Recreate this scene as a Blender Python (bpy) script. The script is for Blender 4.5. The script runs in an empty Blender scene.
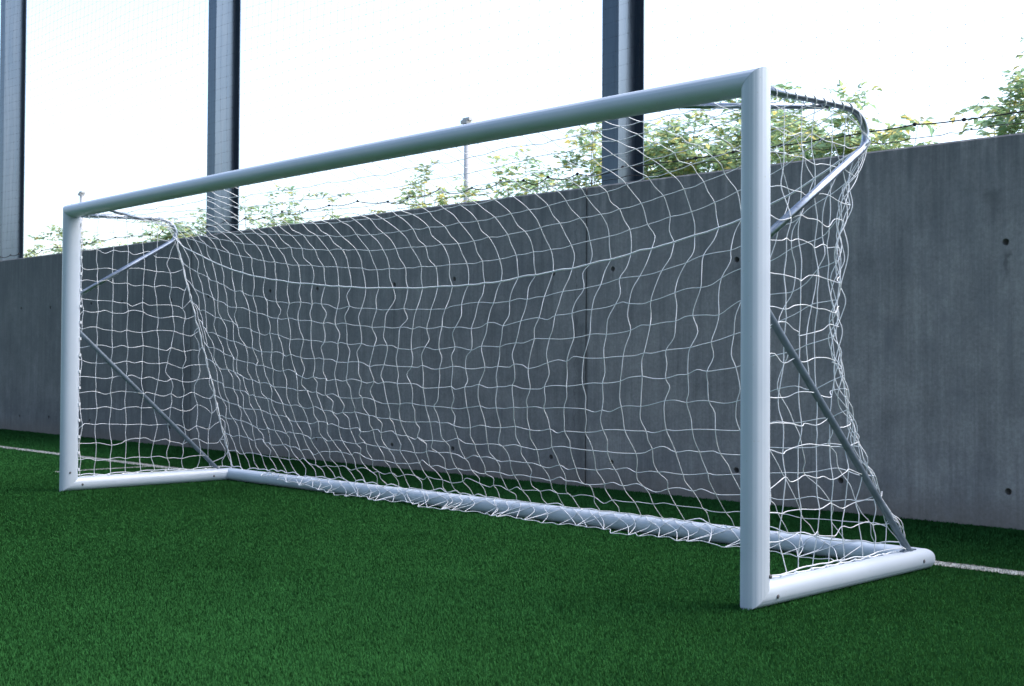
import bpy, math, random
import numpy as np
from mathutils import Vector, Matrix

S = bpy.context.scene
COL = S.collection
R = math.radians

# ------------------------------------------------------------------ camera
cd = bpy.data.cameras.new("camera")
cam = bpy.data.objects.new("camera", cd); COL.objects.link(cam)
F = Vector((-0.70989, 0.70406, 0.01898)); RT = Vector((0.70425, 0.70992, 0.00589)); UP = RT.cross(F)
m3 = Matrix((RT, UP, -F)).transposed()
cam.matrix_world = Matrix.Translation((8.755, -4.078, 0.942)) @ m3.to_4x4()
cd.sensor_width = 36.0
cd.lens = 1227.6 * 36.0 / 1024.0
cd.clip_start = 0.05; cd.clip_end = 2000
cd.dof.use_dof = True; cd.dof.focus_distance = 6.0; cd.dof.aperture_fstop = 6.5
S.camera = cam

# ------------------------------------------------------------------ world: bright overcast, brightest over the wall
W = bpy.data.worlds.new("World"); S.world = W; W.use_nodes = True
wn = W.node_tree; wn.nodes.clear()
SUN_AZ = R(35); SUN_EL = R(52)          # azimuth from +Y towards +X
sky = wn.nodes.new("ShaderNodeTexSky"); sky.sky_type = 'NISHITA'; sky.sun_disc = False
sky.sun_elevation = SUN_EL; sky.sun_rotation = SUN_AZ; sky.dust_density = 3.0; sky.air_density = 1.0
hs = wn.nodes.new("ShaderNodeHueSaturation"); hs.inputs['Saturation'].default_value = 0.95
tc = wn.nodes.new("ShaderNodeTexCoord")
dt = wn.nodes.new("ShaderNodeVectorMath"); dt.operation = 'DOT_PRODUCT'
dt.inputs[1].default_value = Vector((-0.20, 1.0, 0.12)).normalized()
mr = wn.nodes.new("ShaderNodeMapRange")
mr.inputs['From Min'].default_value = -0.6; mr.inputs['From Max'].default_value = 0.25
mr.inputs['To Min'].default_value = 1.2; mr.inputs['To Max'].default_value = 3.3
mm = wn.nodes.new("ShaderNodeVectorMath"); mm.operation = 'SCALE'
bg = wn.nodes.new("ShaderNodeBackground"); bg.inputs['Strength'].default_value = 0.15
wo = wn.nodes.new("ShaderNodeOutputWorld")
L = wn.links.new
L(sky.outputs[0], hs.inputs['Color']); L(tc.outputs['Generated'], dt.inputs[0]); L(dt.outputs['Value'], mr.inputs['Value'])
L(hs.outputs[0], mm.inputs[0]); L(mr.outputs[0], mm.inputs['Scale']); L(mm.outputs[0], bg.inputs['Color']); L(bg.outputs[0], wo.inputs[0])

sd = bpy.data.lights.new("sun", 'SUN'); sd.energy = 0.5; sd.angle = R(40); sd.color = (0.96, 0.98, 1.0)
so = bpy.data.objects.new("sun", sd); COL.objects.link(so)
sv = Vector((math.sin(SUN_AZ) * math.cos(SUN_EL), math.cos(SUN_AZ) * math.cos(SUN_EL), math.sin(SUN_EL)))
so.rotation_euler = sv.to_track_quat('Z', 'Y').to_euler()

vs = S.view_settings
vs.view_transform = 'Standard'; vs.look = 'None'; vs.gamma = 1.0; vs.use_curve_mapping = False
vs.exposure = 0.0

# ------------------------------------------------------------------ helpers
def tag(o, label=None, cat=None, group=None, kind=None):
    if label: o['label'] = label
    if cat: o['category'] = cat
    if group: o['group'] = group
    if kind: o['kind'] = kind
    return o

def empty(name, loc=(0, 0, 0)):
    o = bpy.data.objects.new(name, None); COL.objects.link(o); o.location = loc
    o.empty_display_size = 0.1
    return o

class MB:
    """collects vertices and faces and links them as one mesh object"""
    def __init__(s): s.v = []; s.f = []
    def box(s, x0, x1, y0, y1, z0, z1):
        b = len(s.v)
        s.v += [(x0,y0,z0),(x1,y0,z0),(x1,y1,z0),(x0,y1,z0),(x0,y0,z1),(x1,y0,z1),(x1,y1,z1),(x0,y1,z1)]
        s.f += [tuple(b+i for i in q) for q in ((3,2,1,0),(4,5,6,7),(0,1,5,4),(1,2,6,5),(2,3,7,6),(3,0,4,7))]
    def tube(s, pts, r, n=6, caps=True):
        P = np.array(pts, float); k = len(P)
        rr = np.full(k, r) if np.isscalar(r) else np.array(r, float)
        T = np.empty_like(P); T[1:-1] = P[2:]-P[:-2]; T[0] = P[1]-P[0]; T[-1] = P[-1]-P[-2]
        T /= np.maximum(np.linalg.norm(T, axis=1, keepdims=True), 1e-9)
        ref = np.array((0,0,1.)) if abs(T[0][2]) < .9 else np.array((1.,0,0))
        N = np.cross(T[0], ref); N /= np.linalg.norm(N)
        a = np.arange(n)*2*math.pi/n; ca = np.cos(a); sa = np.sin(a)
        b0 = len(s.v)
        for i in range(k):
            N = N - T[i]*(N@T[i]); N /= max(np.linalg.norm(N), 1e-9); B = np.cross(T[i], N)
            ring = P[i] + rr[i]*(np.outer(ca, N)+np.outer(sa, B))
            s.v += [tuple(q) for q in ring]
        for i in range(k-1):
            for j in range(n):
                j2 = (j+1) % n
                s.f.append((b0+i*n+j, b0+i*n+j2, b0+(i+1)*n+j2, b0+(i+1)*n+j))
        if caps:
            s.f.append(tuple(b0+j for j in reversed(range(n))))
            s.f.append(tuple(b0+(k-1)*n+j for j in range(n)))
    def rings(s, rings, caps=(False, False)):
        b0 = len(s.v); n = len(rings[0])
        for r_ in rings: s.v += [tuple(q) for q in r_]
        for i in range(len(rings)-1):
            for j in range(n):
                j2 = (j+1) % n
                s.f.append((b0+i*n+j, b0+i*n+j2, b0+(i+1)*n+j2, b0+(i+1)*n+j))
        if caps[0]: s.f.append(tuple(b0+j for j in reversed(range(n))))
        if caps[1]: s.f.append(tuple(b0+(len(rings)-1)*n+j for j in range(n)))
    def ball(s, c, r, sq=(1,1,1)):
        b0 = len(s.v); n, m = 8, 5
        for i in range(m+1):
            th = math.pi*i/m
            for j in range(n):
                ph = 2*math.pi*j/n
                s.v.append((c[0]+r*sq[0]*math.sin(th)*math.cos(ph), c[1]+r*sq[1]*math.sin(th)*math.sin(ph), c[2]+r*sq[2]*math.cos(th)))
        for i in range(m):
            for j in range(n):
                s.f.append((b0+i*n+j, b0+(i+1)*n+j, b0+(i+1)*n+(j+1)%n, b0+i*n+(j+1)%n))
    def build(s, name, mat, parent=None, smooth=True, sharp=None):
        me = bpy.data.meshes.new(name); me.from_pydata(s.v, [], s.f); me.update()
        if smooth: me.polygons.foreach_set('use_smooth', [True]*len(me.polygons))
        if sharp is not None: me.set_sharp_from_angle(angle=R(sharp))
        me.materials.append(mat)
        o = bpy.data.objects.new(name, me); COL.objects.link(o)
        if parent: o.parent = parent
        return o

def np_mesh(name, V, faces, mat, parent=None, colors=None, smooth=False):
    """faces: list of (n,k) int arrays"""
    me = bpy.data.meshes.new(name)
    me.vertices.add(len(V)); me.vertices.foreach_set('co', np.ascontiguousarray(V, dtype=np.float32).ravel())
    loops = np.concatenate([f.ravel() for f in faces]).astype(np.int32)
    tot = np.concatenate([np.full(len(f), f.shape[1]) for f in faces]).astype(np.int32)
    st = np.concatenate(([0], np.cumsum(tot)[:-1])).astype(np.int32)
    me.loops.add(len(loops)); me.loops.foreach_set('vertex_index', loops)
    me.polygons.add(len(tot)); me.polygons.foreach_set('loop_start', st); me.polygons.foreach_set('loop_total', tot)
    if smooth: me.polygons.foreach_set('use_smooth', np.ones(len(tot), dtype=bool))
    if colors is not None:
        at = me.color_attributes.new('tint', 'FLOAT_COLOR', 'POINT')
        at.data.foreach_set('color', np.ascontiguousarray(colors, dtype=np.float32).ravel())
    me.update(calc_edges=True); me.validate()
    me.materials.append(mat)
    o = bpy.data.objects.new(name, me); COL.objects.link(o)
    if parent: o.parent = parent
    return o

class NT:
    """small node-tree wrapper"""
    def __init__(s, name):
        s.m = bpy.data.materials.new(name); s.m.use_nodes = True
        s.t = s.m.node_tree; s.n = s.t.nodes; s.b = s.n['Principled BSDF']; s.out = s.n['Material Output']
    def add(s, typ, **kw):
        n = s.n.new(typ)
        for k, v in kw.items():
            if k == 'op': n.operation = v
            else: setattr(n, k, v)
        return n
    def link(s, a, b): s.t.links.new(a, b)
    def pos(s):
        return s.add('ShaderNodeNewGeometry').outputs['Position']
    def mapping(s, src, scale):
        mp = s.add('ShaderNodeMapping'); mp.inputs['Scale'].default_value = scale; s.link(src, mp.inputs[0]); return mp.outputs[0]
    def noise(s, vec, scale, detail=4, rough=.55):
        n = s.add('ShaderNodeTexNoise'); n.inputs['Scale'].default_value = scale; n.inputs['Detail'].default_value = detail
        n.inputs['Roughness'].default_value = rough; s.link(vec, n.inputs['Vector']); return n.outputs['Fac']
    def ramp(s, fac, stops):
        r = s.add('ShaderNodeValToRGB'); e = r.color_ramp.elements
        while len(e) < len(stops): e.new(.5)
        for el, (p, c) in zip(e, stops): el.position = p; el.color = (*c, 1) if len(c) == 3 else c
        s.link(fac, r.inputs[0]); return r.outputs[0]
    def math(s, op, a, b=None, clamp=False):
        n = s.add('ShaderNodeMath', op=op); n.use_clamp = clamp
        for i, x in enumerate((a, b)):
            if x is None: continue
            if isinstance(x, (int, float)): n.inputs[i].default_value = x
            else: s.link(x, n.inputs[i])
        return n.outputs[0]
    def mix(s, fac, a, b, mode='MIX'):
        n = s.add('ShaderNodeMix', data_type='RGBA', blend_type=mode)
        for sk, x in ((n.inputs[0], fac), (n.inputs[6], a), (n.inputs[7], b)):
            if isinstance(x, (int, float)): sk.default_value = x
            elif isinstance(x, tuple): sk.default_value = (*x, 1)
            else: s.link(x, sk)
        return n.outputs[2]
    def bump(s, h, strength, dist):
        n = s.add('ShaderNodeBump'); n.inputs['Strength'].default_value = strength; n.inputs['Distance'].default_value = dist
        s.link(h, n.inputs['Height']); s.link(n.outputs[0], s.b.inputs['Normal'])
    def set(s, **kw):
        for k, v in kw.items():
            k = k.replace('_', ' ')
            sk = s.b.inputs[k]
            if isinstance(v, tuple): sk.default_value = (*v, 1)
            elif isinstance(v, (int, float)): sk.default_value = v
            else: s.link(v, sk)
        return s.m

# ------------------------------------------------------------------ materials
def mat_white():
    t = NT('white_powder_coat'); p = t.pos()
    n = t.noise(p, 3.0, 5); n2 = t.noise(p, 60, 3)
    c = t.ramp(n, [(.3, (.54, .62, .71)), (.7, (.60, .675, .76))])
    c = t.mix(t.math('MULTIPLY', t.math('GREATER_THAN', n2, .69), .35), c, (.45, .46, .44))
    r = t.ramp(n, [(.3, (.30,)*3), (.7, (.42,)*3)])
    t.bump(n2, .04, .002)
    return t.set(Base_Color=c, Roughness=r)
def mat_galv():
    t = NT('galvanised_steel'); p = t.pos()
    v = t.add('ShaderNodeTexVoronoi'); v.inputs['Scale'].default_value = 70; t.link(p, v.inputs['Vector'])
    n = t.noise(p, 9, 4)
    c = t.ramp(n, [(.25, (.28, .325, .39)), (.75, (.42, .47, .54))])
    vb = t.add('ShaderNodeRGBToBW'); t.link(v.outputs['Color'], vb.inputs[0]); c = t.mix(.25, c, vb.outputs[0], 'OVERLAY')
    r = t.ramp(n, [(.2, (.26,)*3), (.8, (.40,)*3)])
    return t.set(Base_Color=c, Roughness=r, Metallic=.92)
def mat_column():
    t = NT('dark_blue_grey_column_paint'); p = t.pos()
    n = t.noise(t.mapping(p, (6, 6, .5)), 3, 5)
    c = t.ramp(n, [(.3, (.098, .130, .164)), (.7, (.138, .175, .215))])
    return t.set(Base_Color=c, Roughness=t.ramp(n, [(.3, (.26,)*3), (.7, (.38,)*3)]), Metallic=.9)
def mat_plain(name, c, rough=.7, var=.12, scale=20):
    t = NT(name); n = t.noise(t.pos(), scale, 3)
    a = tuple(x*(1-var) for x in c); b = tuple(min(1, x*(1+var)) for x in c)
    return t.set(Base_Color=t.ramp(n, [(.3, a), (.7, b)]), Roughness=rough)

STAINS = [ # x, z top, z bottom, half width, strength
    (5.66, 1.66, 1.42, .018, .75), (5.58, 2.03, 1.78, .055, .6), (5.20, 2.33, 1.75, .10, .25), (3.75, 1.68, 1.48, .015, .5),
    (2.59, 1.70, 1.50, .015, .5), (1.95, 1.69, 1.45, .015, .45), (-.05, 1.70, 1.35, .02, .45), (.78, 1.70, 1.52, .014, .4),
    (2.27, 1.30, -.1, .055, .40), (2.21, 1.35, 1.05, .02, .6), (2.215, 2.2, .3, .004, .6), (4.95, 2.33, 1.0, .05, .18), (-2.09, 1.70, 1.4, .02, .4),
    (-4.11, 1.72, 1.3, .025, .45), (-4.75, 2.33, .3, .07, .4), (-3.78, 1.2, -.1, .10, .5), (1.25, 2.33, .9, .06, .2), (-.7, 2.33, 1.2, .09, .25)]
def mat_concrete():
    t = NT('board_cast_concrete'); p = t.pos()
    sx = t.add('ShaderNodeSeparateXYZ'); t.link(p, sx.inputs[0]); X, Z = sx.outputs[0], sx.outputs[2]
    st = t.noise(t.mapping(p, (7, 7, .45)), 2.2, 6, .6)
    fine = t.noise(p, 55, 5, .65); blot = t.noise(t.mapping(p, (1, 1, 1.3)), 1.6, 5, .6); blot2 = t.noise(p, 5.5, 6, .65)
    c = t.ramp(st, [(.25, (.255, .252, .247)), (.5, (.328, .322, .316)), (.78, (.390, .383, .374))])
    c = t.mix(.8, c, t.ramp(blot, [(.3, (.70, .71, .73)), (.68, (1.13, 1.12, 1.10))]), 'MULTIPLY')
    c = t.mix(.6, c, t.ramp(blot2, [(.3, (.80,)*3), (.7, (1.12,)*3)]), 'MULTIPLY')
    c = t.mix(.75, c, t.ramp(fine, [(.3, (.74,)*3), (.7, (1.18,)*3)]), 'MULTIPLY')
    scr = t.noise(t.mapping(p, (60, 60, 1.2)), 1.0, 4, .6)
    c = t.mix(.7, c, t.ramp(scr, [(.3, (.84,)*3), (.65, (1.08,)*3)]), 'MULTIPLY')
    sm = t.noise(t.mapping(p, (3.5, 3.5, 2.2)), 1.0, 6, .72)
    c = t.mix(t.math('MULTIPLY', t.math('SUBTRACT', sm, .52), 3.6, True), c, (.20, .205, .215))
    # vertical shutter board lines roughly every half metre and panel seams every two
    w1 = t.math('ABSOLUTE', t.math('SUBTRACT', t.math('FRACT', t.math('DIVIDE', t.math('ADD', X, 20.34-2.34+.66), 2.0)), .5))
    seam = t.math('LESS_THAN', w1, .0016)
    seam = t.math('MULTIPLY', seam, t.math('GREATER_THAN', t.noise(t.mapping(p, (.3, .3, 2)), 2, 2), .42))
    c = t.mix(t.math('MULTIPLY', seam, .5), c, (.10, .105, .11))
    tone = t.add('ShaderNodeTexWhiteNoise', noise_dimensions='1D'); t.link(t.math('FLOOR', t.math('DIVIDE', t.math('ADD', X, 21.66), 2.0)), tone.inputs['W'])
    c = t.mix(.35, c, t.ramp(tone.outputs['Value'], [(0, (.8,)*3), (1, (1.1,)*3)]), 'MULTIPLY')
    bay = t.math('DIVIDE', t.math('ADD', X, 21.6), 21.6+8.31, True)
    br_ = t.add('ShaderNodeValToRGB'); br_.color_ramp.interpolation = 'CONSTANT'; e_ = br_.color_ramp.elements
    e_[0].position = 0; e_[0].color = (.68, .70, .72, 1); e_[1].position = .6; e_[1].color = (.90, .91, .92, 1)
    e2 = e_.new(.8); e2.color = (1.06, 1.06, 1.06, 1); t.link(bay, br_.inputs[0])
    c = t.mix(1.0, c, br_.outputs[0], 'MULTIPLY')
    wob = t.math('MULTIPLY', t.math('SUBTRACT', t.noise(p, 14, 3), .5), .09)
    tot = None
    for (x0, zt, zb, hw, sgt) in STAINS:
        d = t.math('DIVIDE', t.math('ABSOLUTE', t.math('ADD', t.math('SUBTRACT', X, x0), wob)), hw)
        a = t.math('SUBTRACT', 1.35, d, True)
        f1 = t.math('MULTIPLY', t.math('SUBTRACT', zt, Z), 25, True)
        f2 = t.math('MULTIPLY', t.math('SUBTRACT', Z, zb), 6, True)
        a = t.math('MULTIPLY', t.math('MULTIPLY', a, f1), t.math('MULTIPLY', f2, sgt))
        tot = a if tot is None else t.math('MAXIMUM', tot, a)
    c = t.mix(t.math('MULTIPLY', tot, .75), c, (.055, .055, .06))
    # weathering streaks, plus weaker light up the wall painted in as darker colour
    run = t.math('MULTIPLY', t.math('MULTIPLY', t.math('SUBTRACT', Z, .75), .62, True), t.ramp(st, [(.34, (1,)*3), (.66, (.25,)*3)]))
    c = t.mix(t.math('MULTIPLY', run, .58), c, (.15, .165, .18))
    # soil splash along the foot of the wall, dark run-off under the top edge
    foot = t.math('MULTIPLY', t.math('SUBTRACT', .22, t.math('ADD', Z, t.math('MULTIPLY', wob, 2.0))), 5, True)
    c = t.mix(t.math('MULTIPLY', foot, .5), c, (.20, .165, .135))
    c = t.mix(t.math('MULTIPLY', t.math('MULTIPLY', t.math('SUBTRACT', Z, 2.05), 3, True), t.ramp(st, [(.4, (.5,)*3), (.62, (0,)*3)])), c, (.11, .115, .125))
    t.bump(t.math('ADD', fine, t.math('MULTIPLY', st, .5)), .25, .004)
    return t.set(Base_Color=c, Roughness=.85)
def mat_turf_base():
    t = NT('turf_base'); p = t.pos()
    n = t.noise(p, 90, 5, .7); n2 = t.noise(p, 1.2, 3)
    c = t.ramp(n, [(.3, (.010, .050, .012)), (.7, (.015, .065, .016))])
    c = t.mix(.5, c, t.ramp(n2, [(.3, (.8,)*3), (.7, (1.15,)*3)]), 'MULTIPLY')
    t.bump(n, .3, .006)
    return t.set(Base_Color=c, Roughness=1.0, Specular_IOR_Level=0.0)
def mat_ground():
    t = NT('rough_ground'); p = t.pos(); n = t.noise(p, 1.5, 6)
    return t.set(Base_Color=t.ramp(n, [(.35, (.06, .075, .03)), (.65, (.13, .11, .08))]), Roughness=.9)
def mat_tint(name, rough=.55, trans=0.0, spec=.35, tmul=(2.3, 2.25, 2.1)):
    t = NT(name); a = t.add('ShaderNodeAttribute', attribute_name='tint')
    t.set(Base_Color=a.outputs['Color'], Roughness=rough, Specular_IOR_Level=spec)
    if trans:
        tr = t.add('ShaderNodeBsdfTranslucent')
        t.link(t.mix(1.0, a.outputs['Color'], tmul, 'MULTIPLY'), tr.inputs[0])
        if name.startswith('artificial'):
            # fibres shade like the pile they stand in, not like single mirrors
            gn = t.add('ShaderNodeNewGeometry'); nm = t.add('ShaderNodeVectorMath'); nm.operation = 'MULTIPLY_ADD'
            nm.inputs[1].default_value = (.28, .28, .28); nm.inputs[2].default_value = (0, 0, 1)
            t.link(gn.outputs['Normal'], nm.inputs[0])
            nn = t.add('ShaderNodeVectorMath'); nn.operation = 'NORMALIZE'; t.link(nm.outputs[0], nn.inputs[0])
            df = t.add('ShaderNodeBsdfDiffuse'); t.link(a.outputs['Color'], df.inputs[0]); t.link(nn.outputs[0], df.inputs['Normal']); t.b = df
        mx = t.add('ShaderNodeMixShader'); mx.inputs[0].default_value = trans
        t.link(t.b.outputs[0], mx.inputs[1]); t.link(tr.outputs[0], mx.inputs[2]); t.link(mx.outputs[0], t.out.inputs[0])
    return t.m

M_WHITE = mat_white(); M_GALV = mat_galv(); M_COL = mat_column(); M_CONC = mat_concrete()
M_TURF = mat_turf_base(); M_GROUND = mat_ground()
M_NET = mat_plain('white_net_twine', (.84, .87, .90), .75, .05, 40)
M_ROPE = mat_plain('black_rope', (.02, .02, .022), .8)
M_BNET = mat_plain('dark_fence_twine', (.03, .03, .035), .8)
M_BOLT = mat_plain('zinc_bolt', (.12, .12, .13), .45)
M_BRACE = mat_plain('blue_grey_brace_paint', (.14, .18, .225), .40, .2, 12)
M_BARK = mat_plain('grey_brown_bark', (.22, .20, .13), .9, .3)
M_LINE = mat_plain('white_turf_fibre', (.46, .48, .46), .8, .12, 60)
M_POLE = mat_plain('grey_steel_pole', (.62, .65, .68), .5)
M_BLADE = mat_tint('artificial_grass_fibre', .9, .12, .02, (1.1, 1.2, .9))
M_LEAF = mat_tint('leaf', .5, .66, .3)

# ------------------------------------------------------------------ ground
def sheet(name, x0, x1, y0, y1, z, mat):
    b = MB(); b.v = [(x0,y0,z),(x1,y0,z),(x1,y1,z),(x0,y1,z)]; b.f = [(0,1,2,3)]
    return tag(b.build(name, mat, smooth=False), kind='structure')
YW = 3.117; HW = 2.333
sheet('ground', -300, 300, -300, 300, -.03, M_GROUND)
sheet('turf', -45, 35, -40, YW+.002, 0.0, M_TURF)
LY0, LY1 = 1.51, 1.63          # goal line behind the frame
sheet('field_line', -45, 35, LY0, LY1, .004, M_LINE)
sheet('field_line', -1.64, -1.56, .62, LY0-.002, .004, M_LINE)

# ------------------------------------------------------------------ concrete wall, cast in long bays
wall = empty('concrete_wall', (0, 0, 0))
tag(wall, 'long grey cast concrete wall with tie holes behind the goal', 'wall')
HX = [5.66, 4.55, 3.745, 2.594, 1.954, .782, -.055, -1.25, -2.088, -3.30, -4.11, -5.30, -6.12, -7.316, -8.23, -9.35, -10.1, -11.3, 6.55, 7.7]
rng = random.Random(4)
def wall_panel(x0, x1):
    b = MB(); r = .020; e = .045; ch = .012
    zs = [-.03, .216-e, .216+e, 1.70-e, 1.70+e, HW-ch]
    hx = sorted(h for h in HX if x0+.06 < h < x1-.06)
    xs = [x0]
    for h in hx: xs += [h-e, h+e]
    xs.append(x1)
    for i in range(len(xs)-1):
        for j in range(len(zs)-1):
            a0, a1, c0, c1 = xs[i], xs[i+1], zs[j], zs[j+1]
            b0 = len(b.v)
            if i % 2 == 1 and j % 2 == 1:
                dx, dz = rng.uniform(-.012, .012), rng.uniform(-.012, .012)
                cx, cz = (a0+a1)/2+dx, (c0+c1)/2+dz; n = 16
                for k in range(n):
                    an = math.pi/4+2*math.pi*k/n
                    ux, uz = math.cos(an), math.sin(an); q = e/max(abs(ux), abs(uz))
                    b.v.append(((a0+a1)/2+ux*q, YW, (c0+c1)/2+uz*q))
                for rr, yy in ((r*1.12, YW), (r, YW+.004), (r*.85, YW+.06)):
                    for k in range(n):
                        an = math.pi/4+2*math.pi*k/n
                        b.v.append((cx+math.cos(an)*rr, yy, cz+math.sin(an)*rr))
                for q in range(3):
                    for k in range(n):
                        b.f.append((b0+q*n+k, b0+(q+1)*n+k, b0+(q+1)*n+(k+1) % n, b0+q*n+(k+1) % n))
                b.f.append(tuple(b0+3*n+k for k in range(n)))
            else:
                b.v += [(a0,YW,c0),(a1,YW,c0),(a1,YW,c1),(a0,YW,c1)]; b.f.append((b0,b0+1,b0+2,b0+3))
    def top(x): return HW+.004+.0058*(5.7-x)
    H0, H1 = top(x0), top(x1)
    b.v = [(v[0], v[1], top(v[0])-ch if abs(v[2]-(HW-ch)) < 1e-6 else v[2]) for v in b.v]
    b0 = len(b.v); y1 = YW+.25
    b.v += [(x0,YW,H0-ch),(x1,YW,H1-ch),(x1,YW+ch,H1),(x0,YW+ch,H0),(x1,y1,H1),(x0,y1,H0),(x1,y1,-.03),(x0,y1,-.03),(x1,YW,-.03),(x0,YW,-.03)]
    b.f += [tuple(b0+k for k in q) for q in ((0,1,2,3),(3,2,4,5),(5,4,6,7),(1,8,6,4,2),(0,3,5,7,9))]
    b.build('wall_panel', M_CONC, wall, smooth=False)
JT = [-21.6, -15.62, -9.64, -3.66, 2.325, 8.31, 14.3]
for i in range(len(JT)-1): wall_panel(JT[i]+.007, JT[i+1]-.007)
b = MB()
for x in JT[1:-1]: b.box(x-.0065, x+.0065, YW+.035, YW+.22, -.03, HW-.03)
b.build('joint_filler', mat_plain('joint_filler', (.05, .05, .052), .9), wall, smooth=False)

# ------------------------------------------------------------------ I-section steel columns behind the wall
YC = YW+.30
def column(x, label):
    c = empty('steel_column', (x, YC, 0))
    tag(c, label, 'column', 'steel columns behind the wall')
    h = .325; bw = .175; tf = .011; tw = .008; H = 11
    for y0 in (0, h-tf):
        b = MB(); b.box(-bw/2, bw/2, y0, y0+tf, -.03, H); b.build('flange', M_COL, c, smooth=False)
    b = MB(); b.box(-tw/2, tw/2, tf, h-tf, -.03, H); b.build('web', M_COL, c, smooth=False)
    return c
column(2.305, 'dark steel I-beam column rising behind the goal crossbar nearest the near post')
column(-3.77, 'dark steel I-beam column rising above the far end of the crossbar')
column(-9.74, 'dark steel I-beam column beyond the far post, at left edge of the picture')

# ------------------------------------------------------------------ ball stop net hung on the columns
bn = empty('ball_stop_net', (0, 0, 0)); YN = YC-.015
tag(bn, 'thin dark ball-stop net hung on the steel columns above the wall', 'fence net')
rs = np.random.RandomState(7)
b = MB(); kn = MB(); mesh_s = .12
def ball_wave(x, z): return YN - .03 - .025*math.sin(x*1.05+.6) - .012*math.sin(z*2.1+x*.4)
zs = np.arange(2.62, 6.6, mesh_s); xs = np.arange(-12.0, 8.2, mesh_s)
def bz(x, z): return z + .020*math.sin(x*.9+z) + .010*math.sin(x*3.1)
def bxx(x, z): return x + .014*math.sin(z*1.7+x*.5)
for x in xs:
    b.tube([(bxx(x, z), ball_wave(x, z), bz(x, z)) for z in zs], .0006, 3, False)
for z in zs:
    b.tube([(bxx(x, z), ball_wave(x, z), bz(x, z)) for x in xs], .0006, 3, False)
b.build('netting', M_BNET, bn)
kp = []
for x in xs:
    for z in zs:
        kp.append((bxx(x, z), ball_wave(x, z), bz(x, z)))
kp = np.array(kp); n = len(kp)
dirs = np.array([(1,0,0),(0,1,0),(-1,0,0),(0,-1,0),(0,0,1.3),(0,0,-1.3)])*.0042
V = (kp[:, None, :]+dirs[None]).reshape(-1, 3); base = (np.arange(n)*6)[:, None]
FA = np.concatenate([base+np.array(q) for q in ((0,1,4),(1,2,4),(2,3,4),(3,0,4),(1,0,5),(2,1,5),(3,2,5),(0,3,5))])
np_mesh('net_knots', V, [FA], M_BNET, bn)
b = MB(); kb = MB(); x = -12.0; rr = random.Random(12); pts = []; pts2 = []
prev = 2.53
while x < 8.3:
    nx = x + rr.uniform(.28, .5)
    z1 = rr.uniform(2.515, 2.575) if nx < 2.4 else rr.uniform(2.505, 2.53)
    sag = rr.uniform(.005, .05) if nx < 2.6 else .006
    for k in range(6):
        t = k/6; pts.append((x+(nx-x)*t, YN-.05, prev+(z1-prev)*t-sag*4*t*(1-t)))
        pts2.append((x+(nx-x)*t, YN-.02, 2.455+.02*math.sin(x*2.3)+.010*rr.uniform(-1, 1)))
    kb.ball((x, YN-.05, prev), .013, (1.3, .9, 1))
    x = nx; prev = z1
b.tube(pts, .0048, 5); b.tube(pts2, .003, 4)
b.v += kb.v and []; off = len(b.v); b.v += kb.v; b.f += [tuple(off+i for i in f) for f in kb.f]
b.build('bottom_rope', M_ROPE, bn)

# ------------------------------------------------------------------ the goal
GW = 6.0024; GD = 1.362; TOP = 2.12
goal = empty('football_goal', (GW/2, 0, 0))
tag(goal, 'white free-standing aluminium football goal with net on artificial turf', 'goal')
goal_inv = Matrix.Translation((-GW/2, 0, 0))
def fix(o): o.matrix_parent_inverse = goal_inv; return o
def profile(hp, hq, n=72, groove=.0009, grooves=(-70, -49, -27, -10, 10, 27, 49, 70)):
    """oval tube section with shallow grooves; p = outward axis, q = depth axis"""
    out = []
    for k in range(n):
        a = 2*math.pi*k/n
        ca, sa = math.cos(a), math.sin(a); ex = 2/2.25
        p = hp*math.copysign(abs(ca)**ex, ca); q = hq*math.copysign(abs(sa)**ex, sa)
        d = 0
        for g in grooves:
            da = (math.degrees(a)-g+180) % 360-180
            if abs(da) < 2.4: d = groove
        l = math.hypot(p, q); out.append((p*(1-d/l), q*(1-d/l)))
    return out
PP, PQ = .049, .066
prof = profile(PP, PQ)
# posts and crossbar meet in mitred corners
zc = TOP-PP
def post(x, sgn):
    low = [(x+sgn*p, q, .050+q*.0485/PQ) for p, q in prof]
    topr = [(x+sgn*p, q, zc+p-.0006) for p, q in prof]
    if sgn < 0: low, topr = low[::-1], topr[::-1]
    b = MB(); b.rings([low, topr]); return fix(b.build('post', M_WHITE, goal, sharp=40))
p1 = post(0, -1); p2 = post(GW, 1)
b = MB()
rg = []
for t in np.linspace(0, 1, 9):
    sagz = .012*4*t*(1-t)
    if t == 0: rg.append([(-p+.0006, q, zc+p) for p, q in prof])
    elif t == 1: rg.append([(GW+p-.0006, q, zc+p) for p, q in prof])
    else: rg.append([(GW*t, q, zc+p+sagz) for p, q in prof])
b.rings(rg); fix(b.build('crossbar', M_WHITE, goal, sharp=40))
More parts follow.
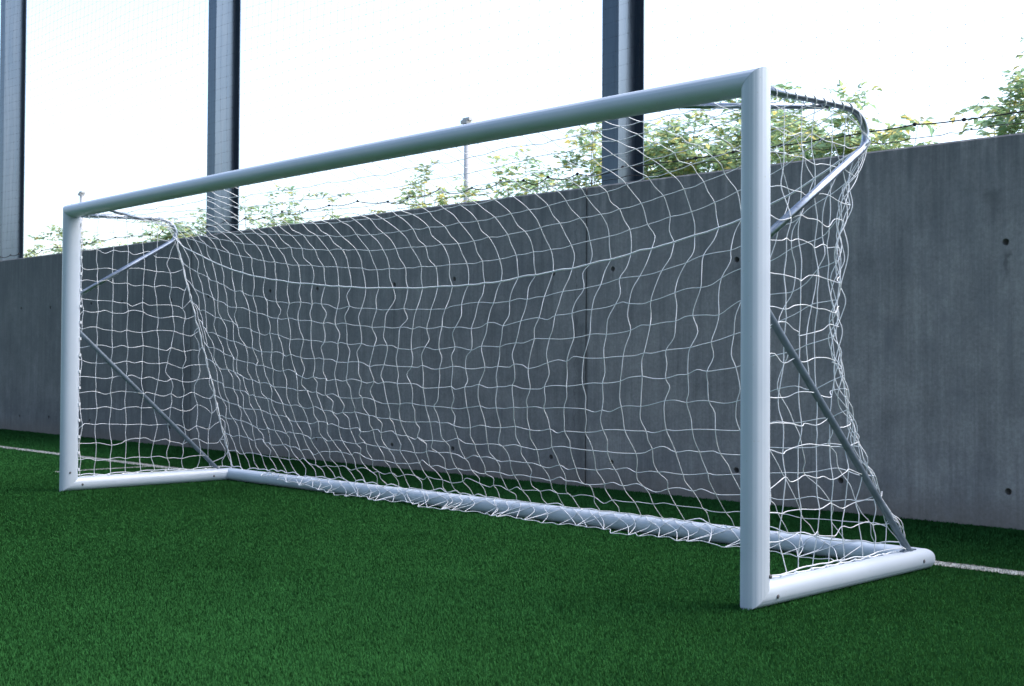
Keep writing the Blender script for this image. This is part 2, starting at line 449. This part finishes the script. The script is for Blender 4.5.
# base frame, mitred at the back corners: p = outward horizontal, q = height
BZ = .050; bprof = profile(.050, .049, 72, .0008, (-25,))
def side_bar(x, sgn):
    b = MB()
    r0 = [(x+sgn*p*.985, q*PQ/.049, BZ+q) for p, q in bprof]; r05 = [(x+sgn*p, .075+.5*q, BZ+q) for p, q in bprof]; r1 = [(x+sgn*p, GD+p-.0006, BZ+q) for p, q in bprof]
    if sgn > 0: r0, r05, r1 = r0[::-1], r05[::-1], r1[::-1]
    b.rings([r0, r05, r1]); return fix(b.build('side_bar', M_WHITE, goal, sharp=40))
s1 = side_bar(0, -1); s2 = side_bar(GW, 1)
b = MB(); b.rings([[(-p+.0006, GD+p, BZ+q) for p, q in bprof], [(GW+p-.0006, GD+p, BZ+q) for p, q in bprof]])
fix(b.build('back_bar', M_WHITE, goal, sharp=40))
def bolt(c, ax, parent):
    b = MB(); v = Vector(ax); c = Vector(c)
    b.tube([c-v*.004, c+v*.002, c+v*.0035], [.0085, .0085, .006], 10)
    fix(b.build('bolt', M_BOLT, goal))
for x, sg in ((GW, 1), (0, -1)):
    for (y, z) in ((.04, .125), (.085, .042), (1.30, .05)):
        ox = PP*.93 if z > .1 else .050
        bolt((x+sg*ox, y, z), (sg, 0, 0), goal)
for (y, z) in ((-.012, .14), (.085, .048), (1.19, .046)):
    bolt((.0485 if z > .1 else .050, y, z), (1, 0, 0), goal)
# net supports: top tube, bent at the back and returning to the post; lower diagonal; corner brace
def bez(p0, p1, p2, n):
    return [tuple((1-t)**2*a+2*t*(1-t)*c+t*t*d for a, c, d in zip(p0, p1, p2)) for t in np.linspace(0, 1, n)]
def support(x, sgn):
    b = MB()
    pts = [(x, .05, 2.048), (x, .35, 2.066), (x, .66, 2.078)] + bez((x, .70, 2.078), (x, .835, 2.07), (x, .853, 1.985), 8)[0:] + \
          bez((x, .853, 1.97), (x, .855, 1.935), (x, .815, 1.905), 6) + [(x, .50, 1.718), (x, .055, 1.452)]
    b.tube(pts, .0170, 12); fix(b.build('net_support', M_GALV, goal))
    b = MB(); b.tube([(x, .055, 1.19), (x, 1.22, .125), (x, 1.262, .088)], .0165, 12)
    b.box(x-.012, x+.012, 1.18, 1.30, .0985, .104); fix(b.build('diagonal_brace', M_BRACE, goal, sharp=40))
    b = MB(); b.tube([(x-sgn*.46, .055, 2.052), (x-sgn*.012, .56, 2.062)], .0125, 10); fix(b.build('corner_brace', M_GALV, goal))
support(0, -1); support(GW, 1)

# ---- net
nrs = np.random.RandomState(21)
def cr(P, sub):
    """Catmull-Rom through points"""
    P = np.array(P); Q = np.vstack([2*P[0]-P[1], P, 2*P[-1]-P[-2]]); out = []
    for i in range(1, len(Q)-2):
        for t in np.arange(sub)/sub:
            a, b_, c, d = Q[i-1], Q[i], Q[i+1], Q[i+2]
            out.append(.5*(2*b_+(c-a)*t+(2*a-5*b_+4*c-d)*t*t+(3*b_-a-3*c+d)*t**3))
    out.append(P[-1]); return np.array(out)
def poly(pts):
    """arc-length parametrised polyline -> function of 0..1"""
    P = cr(pts, 8); L_ = np.concatenate(([0], np.cumsum(np.linalg.norm(np.diff(P, axis=0), axis=1)))); L_ /= L_[-1]
    return lambda u: np.array([np.interp(u, L_, P[:, k]) for k in range(3)])
NC = 43; NT_ = 8; NB = 12
crossb = lambda u: np.array((.05+u*(GW-.10), PQ*.9, TOP-PP*2+.03))
rope_pts = [(0.0, .84, 1.955), (.235, .86, 1.825), (1.07, .88, 1.592), (2.04, .90, 1.475), (2.77, .91, 1.432), (3.40, .90, 1.428), (4.14, .88, 1.472), (4.79, .86, 1.55), (5.34, .85, 1.655), (5.75, .84, 1.80), (GW, .855, 1.95)]
rope = poly(rope_pts)
left_edge = poly([(.01, .845, 1.955), (.012, .99, 1.452), (.012, 1.145, .934), (.012, 1.285, .42), (.02, 1.375, .112)])
right_edge = poly([(GW, .86, 1.952), (GW-.01, .80, 1.83), (GW-.02, .725, 1.671), (GW-.03, .69, 1.321), (GW-.03, .685, 1.017), (GW-.02, .77, .713), (GW-.01, .98, .40), (GW, 1.24, .112)])
barl = lambda u: np.array((.02+u*(GW-.04), GD-.005, .104))
def lerp(a, b_, t): return a*(1-t)+b_*t
rope_u = lambda u: rope(u)
def top_pt(u, v):      # crossbar -> rope
    tl = np.array((.0, lerp(.09, .83, v), lerp(2.05, 2.06, v)-.11*max(0, v-.85)/.15)); tr = tl+np.array((GW, 0, 0))
    A = lerp(crossb(u), rope(u), v); B = lerp(tl, tr, u)
    cn = lerp(lerp(crossb(0), crossb(1), u), lerp(rope(0), rope(1), u), v)
    P = A+B-cn
    # the slack sheet runs back, folds over and hangs down to the thick border cord
    r_ = rope(u); w = min(1.0, max(0.0, (1.97-r_[2])/.42))
    bz_ = bez(crossb(u), (r_[0], r_[1]+.03, lerp(P[2], r_[2]+.40, 1)), r_, 41)
    q = np.array(bz_); ls = np.concatenate(([0], np.cumsum(np.linalg.norm(np.diff(q, axis=0), axis=1)))); ls /= ls[-1]
    Q = np.array([np.interp(v, ls, q[:, k]) for k in range(3)])
    P = lerp(P, Q, w)
    P[2] -= .02*math.sin(math.pi*u)*4*v*(1-v)
    return P
def back_pt(u, s):     # rope -> back bar (Coons patch, hanging slack)
    A = lerp(rope(u), barl(u), s); B = lerp(left_edge(s), right_edge(s), u)
    cn = lerp(lerp(rope(0), rope(1), u), lerp(barl(0), barl(1), u), s)
    P = A+B-cn
    w = min(1.0, u/.22)**.8*(1-u)**.8
    P[1] -= .20*w*(s-s**3.0)
    P[0] -= .33*math.sin(math.pi*u)*min(1, u*1.35)*s**1.4
    return P
def skirt_pt(u, r, amp):
    y = (GD-.062, GD-.085, GD-.125)[r]; z = (.088, .045, .012)[r]
    return np.array((.02+u*(GW-.04)+.02*amp, y-.02*amp, max(.008, z+.008*amp)))
G = np.zeros((NC+1, NT_+NB+4, 3)); 
low = np.cumsum(nrs.normal(0, .006, NC+1)); low -= np.linspace(low[0], low[-1], NC+1)
for i in range(NC+1):
    u = i/NC
    for j in range(NT_+1): G[i, j] = top_pt(u, j/NT_)
    for j in range(1, NB+1): G[i, NT_+j] = back_pt(u, (j/NB)**.93)
    for r_ in range(3): G[i, NT_+NB+1+r_] = skirt_pt(u, r_, nrs.normal(0, .8))
# knots: irregular spacing, zig-zag of the twine memory
NJ = G.shape[1]
jit = nrs.normal(0, 1, G.shape)*np.array((.0085, .008, .008))
zig = np.zeros(G.shape)
ph = nrs.uniform(0, 6.28, NC+1)
for i in range(NC+1):
    for j in range(NJ):
        zig[i, j, 0] = .007*math.sin(j*2.5+ph[i])*(1 if j > 2 else .5)
wv = np.ones(NJ); wv[0] = .0; wv[1:NT_] = .5; wv[NT_] = .25; wv[NT_+NB] = .3; wv[NT_+NB+1:] = .6
G += (jit+zig)*wv[None, :, None]
G[:, :, 2] = np.maximum(G[:, :, 2], .009)
G[0, NT_:NT_+NB+1] += nrs.normal(0, .012, (NB+1, 3))*np.array((.6, .6, .3))
G[NC, NT_:NT_+NB+1] += nrs.normal(0, .03, (NB+1, 3))*np.array((.5, .6, .4))
G[NC-1, NT_+1:NT_+NB] += nrs.normal(0, .025, (NB-1, 3))*np.array((1, 1, .6))
G[NC-2, NT_+1:NT_+NB] += nrs.normal(0, .02, (NB-1, 3))*np.array((1, 1, .6))
def strand(b, pts, wig, r, sub=3, droop=0.0, ends=True):
    """twine through knots, each span with its own slack wave"""
    P = [pts[0]]
    for a, c in zip(pts[:-1], pts[1:]):
        a, c = np.array(a), np.array(c); d = np.linalg.norm(c-a)
        k = wig*min(1.0, d/.09)
        m_ = (a+c)/2+nrs.normal(0, 1, 3)*np.array((k, k, k*.8)); m_[2] -= droop*nrs.uniform(.2, 1.3)
        m_[2] = max(m_[2], .006)
        P += [m_, c]
    b.tube(cr(P, sub), r, 5, False)
RT_ = .0021
b = MB()
for i in range(NC+1):
    u = i/NC
    last = NT_+NB+1
    strand(b, [G[i, j] for j in range(0, NT_+1)], .008, RT_)
    strand(b, [G[i, j] for j in range(NT_, last)], .0115, RT_)
for j in list(range(0, NT_+NB+1)):
    rr_ = RT_
    if j == NT_: rr_ = .0050
    if j == NT_+NB: rr_ = .0032
    lo, hi = 0, NC+1
    if j > NT_+NB: lo, hi = 4+2*(j-NT_-NB-1), NC-1
    dr = .004 if j < NT_ else .0
    wg = .0025 if 0 < j <= NT_ else .0055+.008*(j-NT_)/NB
    if j > NT_+NB: wg = .014
    strand(b, [G[i, j] for i in range(lo, hi)], wg, rr_, 3, dr)
net = fix(b.build('net', M_NET, goal))
# skirt: the loose end of the net crossing over the front of the back bar on to the turf
b = MB(); ns_ = 46; hem = []
def hem_pt(k): return hem[max(0, min(ns_, k))]
for k in range(ns_+1):
    x = .62+(GW-.95)*k/ns_; f_ = min(1, k/9.0)
    hem.append(np.array((x+nrs.normal(0, .012), lerp(GD-.055, GD-.155, f_)+nrs.normal(0, .030), max(.010, lerp(.075, .010, f_)+abs(nrs.normal(0, .008))))))
for k in range(0, ns_+1):
    x = .62+(GW-.95)*k/ns_
    for dk in (-1.4, 1.4):
        h_ = hem_pt(k+(int(round(dk+nrs.normal(0, .5))))); t0 = np.array((x+nrs.normal(0, .012), GD-.012, .102))
        if abs(h_[0]-x) < .02: continue
        m1 = np.array((lerp(x, h_[0], .25+nrs.normal(0, .08)), GD-.047, .088)); m2 = np.array((lerp(x, h_[0], .6+nrs.normal(0, .1)), GD-.060, max(.04, h_[2]+.035)))
        b.tube(cr([t0, m1, m2, h_], 4), RT_, 5, False)
hp = []
for k in range(ns_):
    hp.append(hem[k]); hp.append((hem[k]+hem[k+1])/2+np.array((0, .030*nrs.rand(), .012*nrs.rand())))
hp.append(hem[-1]); hp = [np.array((q[0], q[1], max(.009, q[2]))) for q in hp]
hp.insert(0, np.array((.55, GD-.02, .101))); hp.append(np.array((GW-.28, GD-.05, .085)))
b.tube(cr(hp, 3), RT_*1.15, 5, False)
sk = b.build('loose_skirt', M_NET, net)
def edge_y_fn(E):
    P = np.array([E(t) for t in np.linspace(0, 1, 60)])
    return lambda z: float(np.interp(-z, -P[:, 2], P[:, 1])), lambda z: float(np.interp(-z, -P[:, 2], P[:, 0]))
def side_panel(x, E, rowamp, near):
    b = MB(); ey, ex = edge_y_fn(E)
    cols = [.085+.122*k for k in range(11)]
    rows = [2.05-.121*k for k in range(17)]; rows[-1] = .108
    def top_z(y): return 2.055 if y < .72 else (2.055-.10*((y-.72)/.135)**2)
    node = {}
    rowoff = nrs.normal(0, .012, len(rows))
    for k, y in enumerate(cols):
        for r_, z in enumerate(rows):
            yy = y; lim = ey(z)
            if y > lim+.01: continue
            if lim-y < .05: yy = lim-.03
            am = 0 if r_ in (0,) else rowamp
            slack = 1 if k > 4 else .35
            zz = z+rowoff[r_]*(0 if r_ in (0, 16) else 1)+am*nrs.normal(0, .55)
            if near and r_ not in (0, 16): zz += .014*math.sin(k*1.9+r_*2.3)
            if not near and r_ not in (0, 16): zz -= .055*max(0, (y-.55)/.6)*(1 if k % 2 else .4)
            if r_ == 0: zz = top_z(y)-.015
            if r_ == 16: zz = .112+.006*nrs.rand()
            node[k, r_] = np.array((x+nrs.normal(0, .010), yy+nrs.normal(0, .012)*slack*(0 if r_ in (0, 16) else 1), zz))
    for k, y in enumerate(cols):
        runs = []; cur = []
        for r_ in range(len(rows)):
            if (k, r_) in node: cur.append(r_)
            elif cur: runs.append(cur); cur = []
        if cur: runs.append(cur)
        for run in runs:
            pts = [node[k, r_] for r_ in run]
            if run[0] > 0: z = pts[0][2]+.05; pts.insert(0, np.array((ex(z), ey(z), z)))
            if run[-1] < 16: z = pts[-1][2]-.05; pts.append(np.array((ex(z), ey(z), z)))
            strand(b, pts, .003 if k < 6 else .010, RT_)
    for r_, z in enumerate(rows):
        pts = [np.array((x-(.012 if near else -.012), .060, z+nrs.normal(0, .02)))]
        pts += [node[k, r_] for k in range(len(cols)) if (k, r_) in node]
        if r_ not in (0,): pts.append(np.array((ex(z), ey(z), z+nrs.normal(0, .02))))
        if len(pts) < 2: continue
        strand(b, pts, .013 if r_ not in (0, 16) else .006, RT_*(1.5 if r_ == 16 else 1), 3)
    return fix_child(b.build('side_panel', M_NET, net))
def fix_child(o): return o
side_panel(.0, left_edge, .014, False)
side_panel(GW-.005, right_edge, .014, True)
# edge ropes down the back corners, the near one slack and gathered
b = MB()
b.tube([left_edge(t)+nrs.normal(0, .003, 3) for t in np.linspace(0, 1, 40)], .0050, 6)
b.tube([left_edge(t)+np.array((.006*math.sin(t*60), .008*math.cos(t*60), 0)) for t in np.linspace(0, 1, 160)], .0021, 5)
fix_child(b.build('edge_rope', M_NET, net))
b = MB()
for q in range(5):
    phs = q*1.7
    n_ = 26; P = [right_edge(t)+np.array((.018*math.sin(t*(29+5*q)+phs), .022*math.cos(t*(21+7*q)+phs)-.012*q*math.sin(math.pi*t), 0))+nrs.normal(0, .006, 3) for t in np.linspace(.005, .995, n_)]
    b.tube(cr(P, 4), .0021, 5, False)
fix_child(b.build('edge_rope', M_NET, net))
# lashing cord spiralled round the top tubes, and cord tied along the base bars
for x in (0, GW):
    b = MB()
    ys = np.linspace(.10, .80, 150); turns = 9.5
    b.tube([(x+.0195*math.sin(2*math.pi*turns*(y-.1)/.7), y, (2.048+.045*(y-.05) if y < .70 else 2.077-.10*((y-.70)/.13)**2)+.0195*math.cos(2*math.pi*turns*(y-.1)/.7)) for y in ys], .0026, 5)
    fix_child(b.build('lashing_cord', M_NET, net)); b = MB()
    sg = -1 if x else 1
    pts = []
    for k in range(12):
        y = .075+k*.108; pts += [(x+sg*.008, y, .1015), (x+sg*.014, y+.054, .1015+.004*nrs.rand())]
    b.tube(cr([p for p in pts if p[1] < 1.31], 3), .0034, 6)
    fix_child(b.build('tie_cord', M_NET, net))
    for k in range(1, 11):
        b = MB(); b.ball((x+sg*.010+nrs.normal(0, .003), .075+k*.118, .1045), .0075, (1, 1.5, .8)); fix_child(b.build('cord_knot', M_NET, net))
# white clips in the groove behind the posts
for x, sg in ((0, 1), (GW, -1)):
    for z in np.arange(.16, 2.0, .121):
        b = MB(); b.box(x+sg*.028, x+sg*.040, .052, .066, z-.010, z+.010); fix_child(b.build('net_clip', M_NET, net, smooth=False))

# ------------------------------------------------------------------ shrubs and young trees beyond the wall
PAL = np.array([(.14, .225, .145), (.165, .245, .145), (.21, .265, .14), (.28, .29, .13), (.34, .30, .12), (.15, .215, .16)])
def leaf_cloud(pts, dirs, size, rs_, pal_w):
    """leaflet quads: two halves folded along the midrib"""
    n = len(pts); D = dirs/np.maximum(np.linalg.norm(dirs, axis=1, keepdims=True), 1e-6)
    up = rs_.normal(0, .45, (n, 3))+np.array((0, 0, 1.0)); Sd = np.cross(D, up); Sd /= np.maximum(np.linalg.norm(Sd, axis=1, keepdims=True), 1e-6)
    Nn = np.cross(Sd, D); L_ = (size*rs_.uniform(.65, 1.3, n))[:, None]; wd = L_*rs_.uniform(.19, .27, n)[:, None]
    a = pts; t1 = pts+D*L_*.45+Sd*wd+Nn*wd*.35; t2 = pts+D*L_*.45-Sd*wd+Nn*wd*.35; e = pts+D*L_-Nn*L_*.12
    V = np.stack([a, t1, e, t2], 1).reshape(-1, 3); base = (np.arange(n)*4)[:, None]
    FA = np.concatenate([base+np.array((0, 1, 2)), base+np.array((0, 2, 3))])
    c = PAL[rs_.choice(len(PAL), n, p=pal_w)]*rs_.uniform(.9, 1.4, n)[:, None]
    C = np.concatenate([np.repeat(c, 4, axis=0), np.ones((n*4, 1))], 1)
    return V, FA, C
def shrub(x, y, top, spread, dens, label, seed, yellow=.3, leaf=.088, cat='shrub'):
    rs_ = np.random.RandomState(seed)
    root = empty('leafy_shrub' if cat == 'shrub' else 'young_tree', (x, y, -.03))
    tag(root, label, cat, 'shrubs and young trees beyond the wall')
    st = MB(); LP = []; LD = []
    top += .22; ns = max(5, int(spread*15*min(dens, 1.25))+3)
    for s_ in range(ns):
        a = rs_.uniform(0, 6.283); q = spread*math.sqrt(rs_.uniform(0.02, 1)); h = top*(1-.42*(q/spread)**2*rs_.uniform(.3, 1.2))*rs_.uniform(.86, 1.0)
        tip = np.array((math.cos(a)*q, math.sin(a)*q*.8, h)); b0 = np.array((math.cos(a)*.12*q, math.sin(a)*.12*q, 0))
        ctl = np.array((math.cos(a)*q*.45, math.sin(a)*q*.35, h*.62))
        P = np.array(bez(b0, ctl, tip, 14)) + np.cumsum(rs_.normal(0, .012, (14, 3)), axis=0)
        st.tube(P, np.linspace(.017, .0025, 14), 5, False)
        # compound leaves along the upper part of the stem
        nl = int((26+rs_.randint(12))*min(dens, 1.2))
        for k in range(nl):
            f = 1-abs(rs_.normal(0, .28)) if k > 2 else 1.0
            f = min(.999, max(.45, f)); i = f*13; i0 = int(i); pt = P[i0]*(1-i+i0)+P[min(13, i0+1)]*(i-i0)
            az = rs_.uniform(0, 6.283); ln = rs_.uniform(.16, .36); el = rs_.uniform(0, 1.25)
            d0 = np.array((math.cos(az)*math.cos(el), math.sin(az)*math.cos(el), math.sin(el)))
            pr = [pt+d0*ln*t-np.array((0, 0, .35*ln*t*t)) for t in (0, .33, .66, 1)]
            st.tube(pr, .0015, 3, False)
            sdv = np.cross(d0, (0, 0, 1)); sdv /= max(np.linalg.norm(sdv), 1e-6)
            for t in np.linspace(.25, 1, 5):
                p_ = pt+d0*ln*t-np.array((0, 0, .35*ln*t*t))
                for sg in (-1, 1):
                    if rs_.rand() < .12: continue
                    LP.append(p_); LD.append(sdv*sg*.8+d0*.6-np.array((0, 0, .35))+rs_.normal(0, .2, 3))
    w = np.array([.30-.2*yellow, .28, .20+.1*yellow, .08+.15*yellow, .04+.1*yellow, .18-.1*yellow]); w = np.maximum(w, .01); w /= w.sum()
    V, FA, C = leaf_cloud(np.array(LP), np.array(LD), leaf, rs_, w)
    st.build('stems', M_BARK, root)
    np_mesh('foliage', V, [FA], M_LEAF, root, C)
for a in [
    (-15.0, 6.2, 3.30, .95, .9, 'low yellowish shrub showing beyond the far post between it and the leftmost steel column', 1, .8),
    (-12.2, 5.8, 3.15, .9, .9, 'small pale shrub seen over the wall just inside the far post', 2, .6),
    (-10.4, 6.4, 3.30, .8, 1.0, 'green shrub seen over the wall behind the bent far net support', 3, .3),
    (-8.7, 6.0, 3.45, .75, 1.2, 'bushy green shrub immediately left of the second steel column', 4, .3),
    (-6.9, 6.0, 3.30, .6, .6, 'sparse shrub just right of the second steel column', 5, .4),
    (-5.8, 6.1, 3.45, .6, .7, 'thin shrub with a tall pale sprig between second column and the lamp pole', 6, .4),
    (-4.7, 6.0, 3.40, .55, .5, 'thin nearly leafless shrub in the gap left of the lamp pole', 7, .6),
    (-2.75, 6.0, 3.25, .55, 1.0, 'yellow-leaved shrub in front of the foot of the lamp pole', 8, 1.0),
    (-1.95, 6.1, 3.36, .5, 1.0, 'yellow-green shrub immediately right of the lamp pole', 9, .9),
    (-1.15, 6.0, 3.22, .5, .7, 'sparse greyish shrub midway between lamp pole and third column', 10, .3),
    (-.25, 6.0, 3.50, .55, 1.0, 'upright yellow-tipped shrub touching the left side of the third column', 11, .7),
    (.45, 6.3, 3.15, .5, .8, 'low pale shrub directly right of the third column', 12, .4),
    (1.1, 6.0, 3.52, .65, 1.3, 'bushy green tree left of the near goal post under the crossbar end', 13, .35),
    (1.85, 6.4, 3.78, .55, 1.3, 'dense dark-topped tree directly behind the near goal post', 14, .35),
    (2.4, 5.9, 3.36, .6, 1.5, 'dense fresh green shrub framed by the bent near net support', 15, .45),
    (3.05, 6.2, 3.62, .30, 1.1, 'tall sprig with drooping leaflets rising just right of the bent near support', 16, .35),
    (3.50, 6.0, 3.05, .36, 1.1, 'low golden-tinged shrub over the wall right of the near support', 17, .7),
    (4.45, 6.0, 3.58, .30, 1.0, 'airy shrub with separate sprigs at the right edge of the picture', 18, .3),
    (4.95, 6.2, 3.88, .5, 1.0, 'taller shrub cut off by the right edge of the picture', 19, .3)    , (.75, 5.7, 3.05, .5, 1.0, 'low rounded green shrub right of the third column and under the crossbar', 23, .4),
    (1.9, 5.6, 3.12, .5, 1.0, 'low yellowish green shrub half hidden by the near goal post', 24, .5),
    (-3.6, 6.2, 3.0, .45, .6, 'low wispy shrub just left of the yellow shrub at the lamp pole', 20, .7),
    (1.35, 5.6, 3.1, .55, 1.5, 'low fresh green shrub filling in between the crossbar end and the near post', 21, .5),
    (2.75, 6.5, 3.35, .5, 1.3, 'mid green shrub showing under the bend of the near net support', 22, .5)]:
    shrub(a[0], a[1], a[2], a[3]*1.18, *a[4:], cat='tree' if 'tree' in a[5] else 'shrub')

# ------------------------------------------------------------------ lamp poles far off
def lamp_pole(x, y, h, label):
    r_ = empty('lamp_pole', (x, y, -.03)); tag(r_, label, 'lamp post', 'lamp poles far beyond the wall')
    b = MB(); b.tube([(0, 0, 0), (0, 0, h*.5), (0, 0, h)], [.18, .15, .12], 10); b.build('pole', M_POLE, r_)
    b = MB(); b.box(-.24, .12, -.15, .15, h-.02, h+.13); b.box(-.16, .24, -.12, .12, h+.10, h+.22); b.build('lamp_head', M_POLE, r_, smooth=False)
lamp_pole(-28.3, 30, 10.95, 'thin grey lamp pole whose head just clears the middle of the crossbar')
lamp_pole(-63.1, 30, 11.3, 'tiny distant pole tip showing above the far corner of the crossbar')

# ------------------------------------------------------------------ artificial grass fibres
grs = np.random.RandomState(3)
CX, CY = 8.755, -4.078
def scatter(d0, d1, dens, a0=101, a1=169):
    n = int(.5*math.radians(a1-a0)*(d1*d1-d0*d0)*dens)
    th = np.radians(grs.uniform(a0, a1, n)); d = np.sqrt(grs.uniform(d0*d0, d1*d1, n))
    P = np.stack([CX+np.cos(th)*d, CY+np.sin(th)*d], 1); P = P[P[:, 1] < YW-.012]; return P
def blades(P, h, w):
    n = len(P); az = grs.uniform(0, 2*math.pi, n); hh = h*grs.uniform(.6, 1.15, n); ww = w*grs.uniform(.7, 1.3, n)
    # pile direction drifts over the field
    lean = np.stack([np.cos(az), np.sin(az)], 1)*grs.uniform(.05, .6, n)[:, None] + np.array((.18, -.12))*np.sin(P[:, :1]*.9+P[:, 1:]*.6+1)
    sd_ = np.stack([-np.sin(az), np.cos(az)], 1)*ww[:, None]*.5
    Z0 = np.zeros(n); mid = P+lean*hh[:, None]*.45; tip = P+lean*hh[:, None]*1.15
    V = np.stack([np.column_stack([P-sd_, Z0]), np.column_stack([P+sd_, Z0]), np.column_stack([mid+sd_*.9, hh*.6]), np.column_stack([mid-sd_*.9, hh*.6]), np.column_stack([tip, hh*(1-.25*np.linalg.norm(lean, axis=1))])], 1).reshape(-1, 3)
    base = (np.arange(n)*5)[:, None]
    return V, base+np.array((0, 1, 2, 3)), base+np.array((3, 2, 4))
GP = []
edges = list(np.arange(2.6, 9, .35))+list(np.arange(9, 14, .7))+[14, 16, 19, 22, 26]
for d0, d1 in zip(edges[:-1], edges[1:]):
    dm = .5*(d0+d1); k = max(1.0, dm/4.0)
    GP.append((scatter(d0, d1, 44000/k**2.0, 88 if dm < 9 else 108, 178), .0145*max(1, dm/11)**.5, .0020*k))
_tab = grs.rand(256, 256)
def vn1(P, f):
    q = P*f+50; i = np.floor(q).astype(int); t = q-i; t = t*t*(3-2*t); a, b_ = i[:, 0] % 256, i[:, 1] % 256; a1, b1 = (a+1) % 256, (b_+1) % 256
    return (_tab[a, b_]*(1-t[:, 0])+_tab[a1, b_]*t[:, 0])*(1-t[:, 1])+(_tab[a, b1]*(1-t[:, 0])+_tab[a1, b1]*t[:, 0])*t[:, 1]
def vnoise(P): return .34*vn1(P, 1.1)+.26*vn1(P, 3.3)+.22*vn1(P, 9)+.18*vn1(P, 24)
def on_line(P): return ((P[:, 1] > LY0) & (P[:, 1] < LY1)) | ((P[:, 0] > -1.64) & (P[:, 0] < -1.56) & (P[:, 1] > .62) & (P[:, 1] < LY0))
for white in (False, True):
    VV, QQ, TT, off = [], [], [], 0
    for P, h, w in GP:
        k = on_line(P); Q = P[k] if white else P[~k]
        if len(Q) == 0: continue
        V, q, t = blades(Q, h*(.8 if white else 1), w); VV.append(V); QQ.append(q+off); TT.append(t+off); off += len(V)
    V = np.concatenate(VV); n = len(V)//5
    if white: c = np.array((.46, .48, .46))*grs.uniform(.75, 1.1, n)[:, None]
    else:
        mixf = grs.rand(n)[:, None]; pass
        c = (np.array((.0245, .108, .0290))*(1-mixf)+np.array((.0335, .134, .0375))*mixf)*(.70+.60*vnoise(V[::5, :2]))[:, None]
    C = np.concatenate([np.repeat(c, 5, axis=0), np.ones((n*5, 1))], 1)
    o = np_mesh('line_fibres' if white else 'artificial_grass', V, [np.concatenate(QQ), np.concatenate(TT)], M_BLADE, None, C)
    tag(o, 'white fibres of the painted line in the turf' if white else 'short green artificial grass covering the pitch', 'line' if white else 'grass', kind='stuff')
